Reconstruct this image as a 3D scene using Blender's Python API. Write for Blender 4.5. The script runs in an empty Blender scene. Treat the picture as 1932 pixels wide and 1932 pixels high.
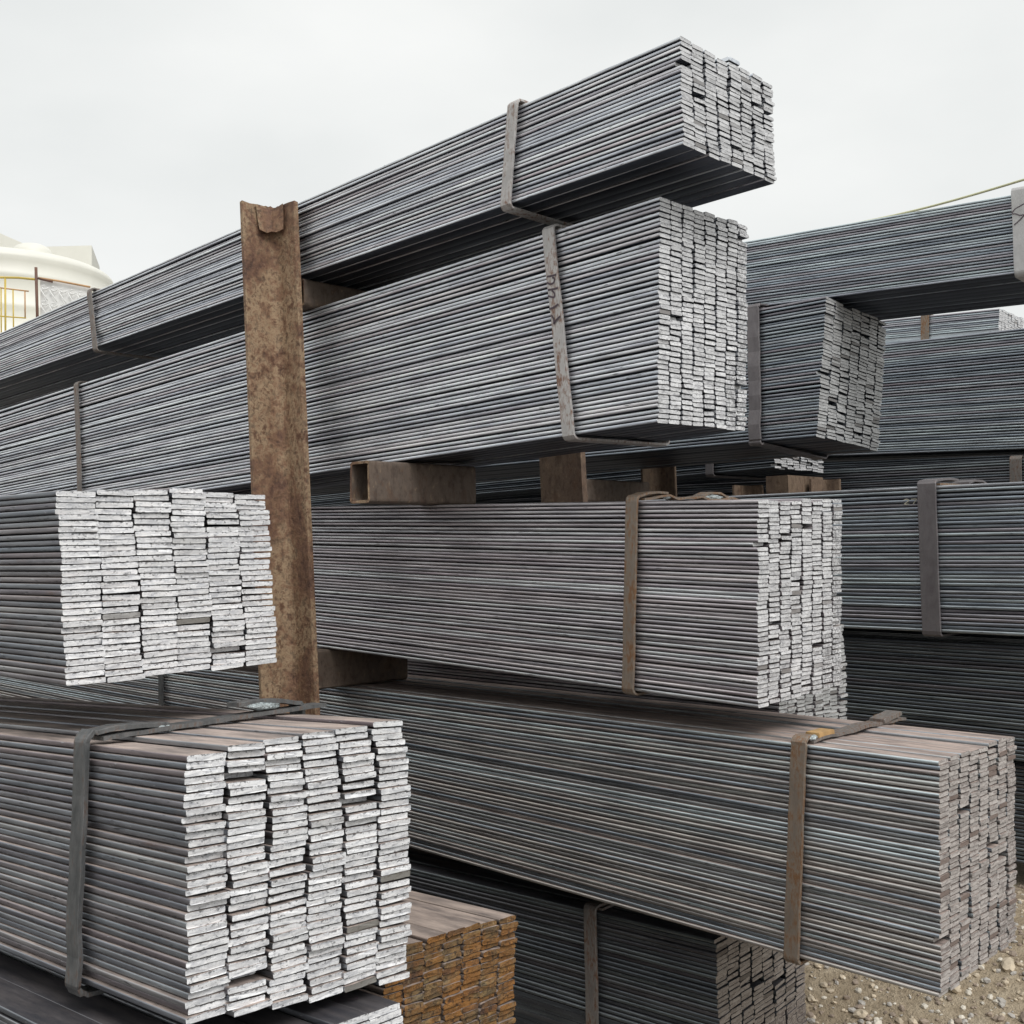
import bpy, bmesh, math, random
from mathutils import Matrix, Vector, Euler, noise as mnoise

R = math.radians
sc = bpy.context.scene
C = sc.collection
EYE = 1.34                       # camera height above the yard floor

# ------------------------------------------------------------------ camera
cam_d = bpy.data.cameras.new("camera")
cam_d.sensor_width = 36.0
cam_d.lens = 38.56
cam_d.clip_start = 0.05
cam_d.clip_end = 3000
cam = bpy.data.objects.new("camera", cam_d)
C.objects.link(cam)
PITCH, ROLL = R(1.887), R(-0.816)
CAM_M = Matrix.Rotation(R(90) + PITCH, 4, 'X') @ Matrix.Rotation(-ROLL * -1.0, 4, 'Z')
TURN = Matrix.Rotation(R(44.0), 4, 'Z')   # the yard is laid out with its bars along world X
cam.matrix_world = TURN @ Matrix.Translation((0, 0, EYE)) @ CAM_M
sc.camera = cam

# ------------------------------------------------------------------ world: closed bright overcast
SUN_EL, SUN_AZ = 52.0, 150.0     # azimuth clockwise from +Y
world = bpy.data.worlds.new("World")
sc.world = world
world.use_nodes = True
wn, wl = world.node_tree.nodes, world.node_tree.links
wn.clear()
w_out = wn.new("ShaderNodeOutputWorld")
w_bg = wn.new("ShaderNodeBackground")
w_sky = wn.new("ShaderNodeTexSky")
w_sky.sky_type = 'NISHITA'
w_sky.sun_disc = False
w_sky.sun_elevation = R(SUN_EL)
w_sky.sun_rotation = R(SUN_AZ - 44.0)
w_sky.air_density = 1.0
w_sky.dust_density = 4.0
w_tc = wn.new("ShaderNodeTexCoord")
w_map = wn.new("ShaderNodeMapping")
w_map.inputs['Scale'].default_value = (1.0, 1.0, 2.2)
w_n = wn.new("ShaderNodeTexNoise")
w_n.inputs['Scale'].default_value = 3.0
w_n.inputs['Detail'].default_value = 6.0
w_n.inputs['Roughness'].default_value = 0.45
w_r = wn.new("ShaderNodeValToRGB")
w_r.color_ramp.elements[0].position = 0.30
w_r.color_ramp.elements[0].color = (6.50, 6.66, 6.55, 1)
w_r.color_ramp.elements[1].position = 0.72
w_r.color_ramp.elements[1].color = (7.85, 7.90, 7.72, 1)
w_mix = wn.new("ShaderNodeMix")
w_mix.data_type = 'RGBA'
w_mix.inputs['Factor'].default_value = 0.93
wl.new(w_tc.outputs['Generated'], w_map.inputs['Vector'])
wl.new(w_map.outputs['Vector'], w_n.inputs['Vector'])
wl.new(w_n.outputs['Fac'], w_r.inputs['Fac'])
wl.new(w_sky.outputs['Color'], w_mix.inputs['A'])
wl.new(w_r.outputs['Color'], w_mix.inputs['B'])
wl.new(w_mix.outputs['Result'], w_bg.inputs['Color'])
w_bg.inputs['Strength'].default_value = 0.10
wl.new(w_bg.outputs['Background'], w_out.inputs['Surface'])

sun_d = bpy.data.lights.new("sun", 'SUN')
sun_d.energy = 1.5
sun_d.angle = R(28)
sun_d.color = (1.0, 0.985, 0.97)
sun = bpy.data.objects.new("sun", sun_d)
sdir = Vector((math.sin(R(SUN_AZ)) * math.cos(R(SUN_EL)), math.cos(R(SUN_AZ)) * math.cos(R(SUN_EL)), math.sin(R(SUN_EL))))
sdir = TURN.to_3x3() @ sdir
sun.rotation_euler = sdir.to_track_quat('Z', 'Y').to_euler()
C.objects.link(sun)

sc.view_settings.view_transform = 'Standard'
sc.view_settings.look = 'None'
sc.view_settings.exposure = 0.35
sc.view_settings.gamma = 1.0
sc.view_settings.use_curve_mapping = False
sc.cycles.max_bounces = 5
sc.cycles.diffuse_bounces = 3
sc.cycles.glossy_bounces = 3

# ------------------------------------------------------------------ helpers
def at(px, py, dist):
    """a point of the far yard, given by its direction from the eye and its distance ahead"""
    f = 2069.4
    a, b = px - 966.0, py - 966.0
    c, s = math.cos(ROLL), math.sin(ROLL)
    xx, yy = c * a + s * b, -s * a + c * b
    d = Matrix.Rotation(PITCH, 3, 'X') @ Vector((xx / f, 1.0, -yy / f))
    return Vector((0, 0, EYE)) + d * (dist / d.y)

def link(name, me, parent=None, mats=()):
    o = bpy.data.objects.new(name, me)
    C.objects.link(o)
    for m in mats:
        me.materials.append(m)
    if parent is not None:
        o.parent = parent
    return o

def mesh_from(bm, name, smooth=False):
    bmesh.ops.recalc_face_normals(bm, faces=bm.faces)
    me = bpy.data.meshes.new(name)
    bm.to_mesh(me)
    bm.free()
    if smooth:
        for p in me.polygons:
            p.use_smooth = True
    return me

def tag(o, label=None, cat=None, group=None, kind=None):
    if label: o["label"] = label
    if cat: o["category"] = cat
    if group: o["group"] = group
    if kind: o["kind"] = kind
    return o

def empty(name, loc, rot=(0, 0, 0)):
    o = bpy.data.objects.new(name, None)
    o.empty_display_size = 0.1
    C.objects.link(o)
    o.location = loc
    o.rotation_euler = rot
    return o

def add_box(bm, cx, cy, cz, sx, sy, sz, M=None, mat=0):
    vs = []
    for x in (-.5, .5):
        for y in (-.5, .5):
            for z in (-.5, .5):
                p = Vector((cx + x * sx, cy + y * sy, cz + z * sz))
                vs.append(bm.verts.new(M @ p if M else p))
    for f in ((0, 1, 3, 2), (4, 6, 7, 5), (0, 4, 5, 1), (2, 3, 7, 6), (0, 2, 6, 4), (1, 5, 7, 3)):
        bm.faces.new([vs[i] for i in f]).material_index = mat

def tube_path(bm, pts, r, n=8):
    rings = []
    for i, p in enumerate(pts):
        p = Vector(p)
        t = (Vector(pts[min(i + 1, len(pts) - 1)]) - Vector(pts[max(i - 1, 0)])).normalized()
        up = Vector((0, 0, 1)) if abs(t.z) < .9 else Vector((1, 0, 0))
        a = t.cross(up).normalized(); b = a.cross(t)
        rings.append([bm.verts.new(p + (a * math.cos(k * 2 * math.pi / n) + b * math.sin(k * 2 * math.pi / n)) * r) for k in range(n)])
    for i in range(len(rings) - 1):
        for k in range(n):
            bm.faces.new((rings[i][k], rings[i][(k + 1) % n], rings[i + 1][(k + 1) % n], rings[i + 1][k]))
    bm.faces.new(rings[0]); bm.faces.new(rings[-1])

# ------------------------------------------------------------------ materials
class NT:
    def __init__(self, name):
        self.m = bpy.data.materials.new(name)
        self.m.use_nodes = True
        self.t = self.m.node_tree
        self.n, self.l = self.t.nodes, self.t.links
        self.b = self.n["Principled BSDF"]
    def new(self, typ, **kw):
        x = self.n.new(typ)
        for k, v in kw.items():
            if k in x.inputs: x.inputs[k].default_value = v
            else: setattr(x, k, v)
        return x
    def put(self, src, dst):
        self.l.new(src, dst)
    def math(self, op, a, b=None, clamp=False):
        x = self.n.new("ShaderNodeMath"); x.operation = op; x.use_clamp = clamp
        for i, v in enumerate((a, b)):
            if v is None: continue
            if isinstance(v, (int, float)): x.inputs[i].default_value = v
            else: self.l.new(v, x.inputs[i])
        return x.outputs[0]
    def mix(self, fac, a, b, blend='MIX'):
        x = self.n.new("ShaderNodeMix"); x.data_type = 'RGBA'; x.blend_type = blend
        for sock, v in ((x.inputs['Factor'], fac), (x.inputs['A'], a), (x.inputs['B'], b)):
            if isinstance(v, (int, float)): sock.default_value = v
            elif isinstance(v, tuple): sock.default_value = (*v, 1) if len(v) == 3 else v
            else: self.l.new(v, sock)
        return x.outputs['Result']
    def ramp(self, fac, stops, interp='LINEAR'):
        x = self.n.new("ShaderNodeValToRGB"); cr = x.color_ramp; cr.interpolation = interp
        while len(cr.elements) < len(stops): cr.elements.new(0.5)
        for e, (p, c) in zip(cr.elements, stops):
            e.position = p
            e.color = (c, c, c, 1) if isinstance(c, (int, float)) else (*c, 1)
        self.l.new(fac, x.inputs['Fac'])
        return x.outputs['Color']
    def coords(self, scale=(1, 1, 1), off=None, kind='Object'):
        tc = self.n.new("ShaderNodeTexCoord")
        v = tc.outputs[kind]
        if off is not None:
            a = self.n.new("ShaderNodeVectorMath"); a.operation = 'ADD'
            cb = self.n.new("ShaderNodeCombineXYZ")
            for i in range(3): self.l.new(off, cb.inputs[i])
            self.l.new(v, a.inputs[0]); self.l.new(cb.outputs[0], a.inputs[1]); v = a.outputs[0]
        m = self.n.new("ShaderNodeMapping"); m.inputs['Scale'].default_value = scale
        self.l.new(v, m.inputs['Vector'])
        return m.outputs['Vector']
    def noise(self, vec, scale, detail=4, rough=.55, dist=0):
        x = self.new("ShaderNodeTexNoise", Scale=scale, Detail=detail, Roughness=rough, Distortion=dist)
        self.l.new(vec, x.inputs['Vector'])
        return x.outputs['Fac']
    def bump(self, h, strength, dist):
        x = self.new("ShaderNodeBump", Strength=strength, Distance=dist)
        self.l.new(h, x.inputs['Height'])
        self.l.new(x.outputs[0], self.b.inputs['Normal'])
    def bar_random(self):
        oi = self.n.new("ShaderNodeObjectInfo")
        at_ = self.n.new("ShaderNodeAttribute"); at_.attribute_name = "bar_random"
        return self.math('FRACT', self.math('ADD', oi.outputs['Random'], at_.outputs['Fac']))
    def out(self, col, rough, metal):
        for k, v in (('Base Color', col), ('Roughness', rough), ('Metallic', metal)):
            if isinstance(v, (int, float)): self.b.inputs[k].default_value = v
            elif isinstance(v, tuple): self.b.inputs[k].default_value = (*v, 1)
            else: self.l.new(v, self.b.inputs[k])
        return self.m

def mill_scale(name, tones, dust=(.30, .235, .20), dust_amt=.8, metal=.86, light=1.0, rust=.0):
    """rolled steel under mill scale: every bar its own tone, streaks along the bar, flaked specks, dusty upper faces"""
    g = NT(name)
    r = g.bar_random()
    off = g.math('MULTIPLY', r, 91.7)
    n = len(tones)
    base = g.ramp(r, [((i + .5) / n, tuple(c * light for c in t)) for i, t in enumerate(tones)], 'CONSTANT' if False else 'LINEAR')
    v1 = g.coords((1.3, 14, 14), off)
    streak = g.noise(v1, 5.0, 5, .6)
    v2 = g.coords((.9, 5, 5), off)
    patch = g.noise(v2, 2.6, 3, .5, .4)
    col = g.mix(g.ramp(streak, [(.3, 0.0), (.7, 1.0)]), g.mix(1.0, base, (.55, .56, .60), 'MULTIPLY'), g.mix(1.0, base, (1.3, 1.32, 1.32), 'MULTIPLY'))
    col = g.mix(g.ramp(patch, [(.52, 0.0), (.70, .5)]), col, g.mix(1.0, base, (.70, .60, .64), 'MULTIPLY'))
    v3 = g.coords((6, 40, 40), off)
    fl = g.noise(v3, 9.0, 3, .6)
    col = g.mix(g.ramp(fl, [(.66, 0.0), (.72, .75)]), col, (.50, .52, .53))
    v4 = g.coords((3.0, 30, 30), off)
    dk = g.noise(v4, 11.0, 2, .5)
    col = g.mix(g.ramp(dk, [(.27, .8), (.34, 0.0)]), col, (.05, .05, .058))
    if rust > 0:
        v5 = g.coords((2.0, 9, 9), off)
        rs = g.noise(v5, 4.0, 4, .6)
        col = g.mix(g.ramp(rs, [(.60, 0.0), (.74, rust)]), col, (.22, .115, .07))
    tcn = g.n.new("ShaderNodeTexCoord"); sn = g.n.new("ShaderNodeSeparateXYZ")
    g.put(tcn.outputs['Normal'], sn.inputs[0])
    az = g.math('ABSOLUTE', sn.outputs['Z'])
    worn_glint = g.ramp(sn.outputs['Z'], [(.30, 0.0), (.55, 1.0), (.88, 1.0), (.95, 0.0)])  # upper corners only: wear plus the sky's highlight painted into the colour
    worn_glint = g.math('MULTIPLY', worn_glint, g.ramp(streak, [(.25, .25), (.6, 1.0)]))
    col = g.mix(g.math('MULTIPLY', worn_glint, .58), col, g.mix(1.0, base, (2.1, 2.1, 2.1), 'MULTIPLY'))
    wide = g.math('MAXIMUM', g.ramp(az, [(.90, 0.0), (.975, 1.0)]), g.ramp(g.math('MULTIPLY', sn.outputs['Z'], -1.0), [(.50, 0.0), (.85, 1.0)]))  # dark scale on the wide faces; seam shade painted on the lower roundings
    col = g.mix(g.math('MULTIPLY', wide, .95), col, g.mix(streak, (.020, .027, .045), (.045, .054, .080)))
    geo = g.n.new("ShaderNodeNewGeometry")
    sx = g.n.new("ShaderNodeSeparateXYZ"); g.put(geo.outputs['Normal'], sx.inputs[0])
    up = g.ramp(sx.outputs['Z'], [(.80, 0.0), (.97, 1.0)])
    vd = g.coords((1.2, 6, 6), off)
    dn = g.noise(vd, 7.0, 5, .65)
    dcol = g.mix(g.ramp(dn, [(.35, 0.0), (.7, 1.0)]), tuple(c * .72 for c in dust), tuple(min(1, c * 1.35) for c in dust))
    dfac = g.math('MULTIPLY', g.math('MULTIPLY', up, g.ramp(dn, [(.2, .55), (.6, 1.0)])), dust_amt)
    col = g.mix(dfac, col, dcol)
    met = g.math('MULTIPLY', g.math('SUBTRACT', 1.0, g.math('MULTIPLY', dfac, .9)), metal)
    rough = g.math('ADD', .34, g.math('MULTIPLY', streak, .26))
    rough = g.math('ADD', rough, g.math('MULTIPLY', dfac, .3), True)
    g.bump(g.math('ADD', streak, g.math('MULTIPLY', fl, .6)), .35, .0012)
    return g.out(col, rough, met)

def cut_end(name, lo, hi, t, dark=(.06, .06, .065), metal=.25, smear=.5, rough=.42, odd=(.12, .10, .085), odd_p=.05):
    """the sheared end of a bar: torn bright metal, burr marks along an edge, a few bars oxidised"""
    g = NT(name)
    r = g.bar_random()
    off = g.math('MULTIPLY', r, 53.1)
    v = g.coords((30, 22, 90), off)
    n1 = g.noise(v, 2.2, 6, .68, .8)
    col = g.mix(g.ramp(n1, [(.36, 0.0), (.56, 1.0)]), lo, hi)
    tone = g.math('ADD', .83, g.math('MULTIPLY', g.math('FRACT', g.math('MULTIPLY', r, 7.31)), .26))
    cb = g.n.new("ShaderNodeCombineColor")
    for i in range(3): g.put(tone, cb.inputs[i])
    col = g.mix(1.0, col, cb.outputs[0], 'MULTIPLY')
    tz = g.n.new("ShaderNodeTexCoord"); sz = g.n.new("ShaderNodeSeparateXYZ")
    g.put(tz.outputs['Object'], sz.inputs[0])
    zq = g.math('ADD', g.math('DIVIDE', sz.outputs['Z'], t), g.math('MULTIPLY', g.math('SUBTRACT', n1, .5), .9))
    shear = g.ramp(g.math('ADD', zq, g.math('FRACT', g.math('MULTIPLY', r, 29.3))), [(.42, 0.0), (.52, .55)])
    vb = g.coords((10, 220, 12), off)
    brush = g.noise(vb, 1.2, 3, .6)
    col = g.mix(g.math('MULTIPLY', shear, g.ramp(brush, [(.35, 1.0), (.65, .2)])), col, g.mix(1.0, col, (.76, .765, .78), 'MULTIPLY'))
    v2 = g.coords((60, 95, 150), off)
    n2 = g.noise(v2, 1.5, 4, .65)
    tc = g.n.new("ShaderNodeTexCoord"); sp = g.n.new("ShaderNodeSeparateXYZ")
    g.put(tc.outputs['Object'], sp.inputs[0])
    edge = g.ramp(g.math('ADD', g.math('DIVIDE', sp.outputs['Z'], t), .5), [(.0, .35), (.35, .0), (.62, .08), (.98, 1.0)])
    spots = g.ramp(g.math('ADD', n2, g.math('MULTIPLY', edge, .13)), [(.60, 0.0), (.70, smear)])
    col = g.mix(spots, col, dark)
    oddf = g.ramp(g.math('FRACT', g.math('MULTIPLY', r, 13.7)), [(1 - odd_p, 0.0), (1 - odd_p + .004, .85)])
    col = g.mix(oddf, col, odd)
    g.bump(g.math('ADD', n1, g.math('MULTIPLY', n2, .8)),   .6, .0009)
    return g.out(col, g.math('ADD', rough, g.math('MULTIPLY', n2, .25)), g.math('MULTIPLY', g.math('SUBTRACT', 1.0, spots), metal))

def rust_steel(name, cols, scale=14.0, flake=.5, metal=.0, bump=.6, stretch=(1, 1, .55)):
    g = NT(name)
    oi = g.n.new("ShaderNodeObjectInfo")
    off = g.math('MULTIPLY', oi.outputs['Random'], 37.0)
    v = g.coords(stretch, off)
    a = g.noise(v, scale * .45, 4, .6, .6)
    b = g.noise(v, scale * 3.4, 6, .72, .3)
    c = g.noise(v, scale * 6.5, 5, .65)
    col = g.ramp(g.math('ADD', g.math('MULTIPLY', a, .6), g.math('MULTIPLY', b, .4)), [(.37 + .27 * i / (len(cols) - 1), cc) for i, cc in enumerate(cols)])
    col = g.mix(g.ramp(b, [(.54, 0.0), (.62, flake)]), col, (.10, .045, .025))
    col = g.mix(g.ramp(c, [(.36, .55), (.5, 0.0)]), col, (.05, .032, .024))
    col = g.mix(g.ramp(c, [(.6, 0.0), (.72, .5)]), col, (.42, .30, .19))
    g.bump(g.math('ADD', b, g.math('MULTIPLY', c, .7)), bump, .004)
    return g.out(col, .78, metal)

def strap_steel(name, col0, col1, rust, rust_amt, metal=.45):
    g = NT(name)
    oi = g.n.new("ShaderNodeObjectInfo")
    off = g.math('MULTIPLY', oi.outputs['Random'], 37.0)
    v = g.coords((13, 13, 5), off)
    a = g.noise(v, 3.0, 6, .68, .4)
    b = g.noise(v, 14.0, 4, .65)
    col = g.mix(g.ramp(a, [(.3, 0.0), (.7, 1.0)]), col0, col1)
    col = g.mix(g.ramp(g.math('ADD', g.math('MULTIPLY', a, .5), g.math('MULTIPLY', b, .5)), [(.62 - .2 * rust_amt, 0.0), (.74 - .2 * rust_amt, min(1, rust_amt * 1.6))]), col, rust)
    col = g.mix(g.ramp(b, [(.70, 0.0), (.76, .7)]), col, (.55, .54, .52))
    g.bump(g.math('ADD', a, b), .4, .0015)
    return g.out(col, g.math('ADD', .42, g.math('MULTIPLY', b, .3)), metal)

def plain(name, col, rough=.6, metal=0.0, var=.25, scale=8.0, bump=.0):
    g = NT(name)
    v = g.coords()
    a = g.noise(v, scale, 5, .6)
    c = g.mix(g.ramp(a, [(.3, 0.0), (.7, 1.0)]), tuple(x * (1 - var) for x in col), tuple(min(1, x * (1 + var)) for x in col))
    if bump: g.bump(a, bump, .01)
    return g.out(c, rough, metal)

BLUEGREY = [(.265, .275, .295), (.305, .315, .33), (.335, .345, .36), (.275, .265, .275), (.37, .385, .39), (.29, .30, .315), (.315, .305, .31)]
COOL = [(.20, .225, .25), (.26, .285, .31), (.34, .375, .385), (.22, .235, .26), (.25, .235, .25), (.31, .345, .355)]
PURPLE = [(.30, .285, .295), (.265, .24, .25), (.33, .335, .34), (.24, .215, .22), (.36, .365, .365), (.29, .265, .27)]
NEARBLUE = [(.155, .165, .18), (.20, .20, .205), (.18, .15, .15), (.14, .155, .175), (.23, .23, .23), (.165, .15, .155), (.19, .195, .205)]
BROWN = [(.30, .285, .27), (.26, .235, .225), (.33, .34, .33), (.24, .25, .26), (.35, .325, .30)]

# ------------------------------------------------------------------ one flat bar (origin at the cut end, bar runs along -x)
def bar_section(w, t, rad, fine):
    """counter-clockwise outline in (y, z); y from 0 to w, z from -t/2 to t/2"""
    pts = []
    nn = 3 if fine else 2
    def corner(cy, cz, a0):
        for i in range(nn + 1):
            a = a0 + (math.pi / 2) * i / nn
            pts.append((cy + math.cos(a) * rad, cz + math.sin(a) * rad))
    corner(w - rad, -t / 2 + rad, -math.pi / 2)
    corner(w - rad, t / 2 - rad, 0)
    if fine:
        for k in (.72, .45, .24): pts.append((w * k, t / 2))
    corner(rad, t / 2 - rad, math.pi / 2)
    corner(rad, -t / 2 + rad, math.pi)
    if fine:
        for k in (.3, .55, .8): pts.append((w * k, -t / 2))
    return pts

RINGS = (0.0, -.004, -.10, -.30, -.62, -1.05, -1.6, -2.3, -3.2, -4.4, -6.0)
def bar_geo(rng, L, w, t, fine, rough, edge=.38):
    rad = t * edge
    sec = bar_section(w, t, rad, fine)
    n = len(sec)
    verts, faces, mi = [], [], []
    ph, ph2 = rng.uniform(0, 6.28), rng.uniform(0, 6.28)
    az, ay = rng.uniform(.2, 1.0) * t * .09, rng.uniform(.3, 1.0) * .0020
    rings = [x * L / 6.0 if x < -.2 else x for x in RINGS]
    for i, x in enumerate(rings):
        dz = math.sin(x * 2.1 + ph) * az
        dy = math.sin(x * 1.7 + ph2) * ay
        for (y, z) in sec:
            jx = jy = jz = 0.0
            if i == 0:
                jx = rng.uniform(-1, .3) * rough * .8
                jz = rng.uniform(-1, 1) * rough * .22 * (1 if fine else .4)
                jy = rng.uniform(-1, 1) * rough * .3 * (1 if fine else .3)
            verts.append((x + jx, y + dy + jy, z + dz + jz))
    for i in range(len(rings) - 1):
        for k in range(n):
            a, b = i * n + k, i * n + (k + 1) % n
            faces.append((a, a + n, b + n, b)); mi.append(0)
    o = len(verts)                        # the cut faces get corners of their own: a crisp sheared edge
    verts += verts[:n]
    verts += verts[(len(rings) - 1) * n:len(rings) * n]
    faces.append(tuple(range(o, o + n))); mi.append(1)
    faces.append(tuple(reversed(range(o + n, o + 2 * n)))); mi.append(1)
    return verts, faces, mi

def box_geo(L, w, t):
    v = [(x, y, z) for x in (-L, 0) for y in (0, w) for z in (-t / 2, t / 2)]
    f = [(0, 1, 3, 2), (4, 6, 7, 5), (0, 4, 5, 1), (2, 3, 7, 6), (0, 2, 6, 4), (1, 5, 7, 3)]
    return v, f, [1, 1, 0, 0, 0, 0]

def to_mesh(name, geo, mats, rnd=None, smooth=None):
    v, f, mi = geo
    me = bpy.data.meshes.new(name)
    me.from_pydata(v, [], f)
    me.polygons.foreach_set("material_index", mi)
    me.polygons.foreach_set("use_smooth", smooth if smooth is not None else [m == 0 for m in mi])
    for m in mats: me.materials.append(m)
    a = me.attributes.new("bar_random", 'FLOAT', 'POINT')
    a.data.foreach_set("value", rnd if rnd is not None else [0.0] * len(v))
    me.update()
    return me

# ------------------------------------------------------------------ straps
def ribbon(path, xs, w, th, mats_name, parent, mats, rng, kink=.0015):
    """a flat band following path (y, z, ny, nz) points; xs its middle along the bundle"""
    bm = bmesh.new()
    rows = []
    for i, (p, xm) in enumerate(zip(path, xs)):
        y, z, ny, nz = p
        k = rng.uniform(0, kink)
        sx = rng.uniform(-1, 1) * kink * .4
        def V(x, h): return bm.verts.new((x, y + ny * h, z + nz * h))
        b = .0008
        rows.append([V(xm - w / 2 + sx, k), V(xm + w / 2 + sx, k), V(xm + w / 2 + sx, k + th - b), V(xm + w / 2 - b * 1.3 + sx, k + th),
                     V(xm - w / 2 + b * 1.3 + sx, k + th), V(xm - w / 2 + sx, k + th - b)])
    for i in range(len(rows) - 1):
        for k in range(6):
            bm.faces.new((rows[i][k], rows[i][(k + 1) % 6], rows[i + 1][(k + 1) % 6], rows[i + 1][k]))
    bm.faces.new(rows[0]); bm.faces.new(list(reversed(rows[-1])))
    me = mesh_from(bm, mats_name)
    return link(mats_name, me, parent, mats)

def blob(parent, name, loc, size, mat, rng, sub=3):
    bm = bmesh.new()
    bmesh.ops.create_icosphere(bm, subdivisions=sub, radius=1.0)
    o = Vector((rng.uniform(0, 50), rng.uniform(0, 50), rng.uniform(0, 50)))
    for v in bm.verts:
        n = mnoise.noise(v.co * 1.6 + o) * .38 + mnoise.noise(v.co * 4.2 + o) * .22
        v.co *= 1 + n
        v.co = Vector((v.co.x * size[0], v.co.y * size[1], v.co.z * size[2])) + Vector(loc)
    me = mesh_from(bm, name, True)
    return link(name, me, parent, [mat])

def make_strap(root, t_top, t_bot, W, H, w, th, mat, rng, tab=.10, over=.035, plate=True, plate_mat=None, gap=.0, weld_mat=None, bulge=.002, kink=.0015, far_tab=True, wave=.004, rise=(0.0, 0.0)):
    o = .0015 + bulge                 # stand-off from the bars
    r = .009
    z0 = H                            # local z of the bundle's top
    lift = th + .0015 if plate else .0
    path, frac = [], []
    def add(y, z, ny, nz, f): path.append((y, z, ny, nz)); frac.append(f)
    top = z0 + lift + .0015 + rise[0]
    topf = z0 + lift + .0015 + rise[1]
    for q in (tab, tab * .66, tab * .3): add(q, top + (gap * math.sin(q / tab * 2.2)), 0, 1, 0.0)
    def arc(cy, cz, a0, a1, f):
        for i in range(6):
            a = a0 + (a1 - a0) * i / 5
            add(cy + math.cos(a) * r, cz + math.sin(a) * r, math.cos(a), math.sin(a), f)
    arc(-o + r, top - r, math.pi / 2, math.pi, 0.0)
    m = 9
    for i in range(1, m): add(-o, top - r - (top - r - r + o) * i / m, -1, 0, i / m)
    arc(-o + r, -o + r, math.pi, 1.5 * math.pi, 1.0)
    for i in range(1, 4): add(W * i / 4, -o, 0, -1, 1.0)
    arc(W + o - r, -o + r, 1.5 * math.pi, 2 * math.pi, 1.0)
    for i in range(1, m): add(W + o, r - o + (topf - r - r + o) * i / m, 1, 0, 1 - i / m)
    arc(W + o - r, topf - r, 0, math.pi / 2, 0.0)
    if far_tab:
        for q in (tab * .3, tab * .7, tab): add(W - q, topf + (gap if q < tab else 0), 0, 1, 0.0)
    xs = [-(t_top + (t_bot - t_top) * f) for f in frac]
    s = ribbon(path, xs, w, th, "strap", root, [mat], rng, kink)
    if plate:
        bm = bmesh.new()
        y0, y1 = .012, W + over
        n = 12; rows = []
        for i in range(n + 1):
            y = y0 + (y1 - y0) * i / n
            dz = .0012 + abs(mnoise.noise(Vector((y * 14, t_top * 9, 3.3)))) * wave * (1 if 0 < i < n else 0)
            dz += rise[0] + (rise[1] - rise[0]) * y / W
            xm = -t_top + .004 + .006 * (y / W)
            rows.append([bm.verts.new((xm - w * .52, y, z0 + dz)), bm.verts.new((xm + w * .52, y, z0 + dz)),
                         bm.verts.new((xm + w * .52, y, z0 + dz + th * .9)), bm.verts.new((xm - w * .52, y, z0 + dz + th * .9))])
        for i in range(n):
            for k in range(4):
                bm.faces.new((rows[i][k], rows[i][(k + 1) % 4], rows[i + 1][(k + 1) % 4], rows[i + 1][k]))
        bm.faces.new(rows[0]); bm.faces.new(list(reversed(rows[-1])))
        link("strap_plate", mesh_from(bm, "strap_plate"), s, [plate_mat or mat])
    if weld_mat:
        blob(s, "weld", (-t_top + w * .45, tab * .95, z0 + lift + th * .5 + rise[0]), (.006, .014, .005), weld_mat, rng)
        blob(s, "weld", (-t_top + w * .50, W - tab * .6, z0 + lift + th * .5 + rise[1]), (.006, .030, .006), weld_mat, rng)
    return s

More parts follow.
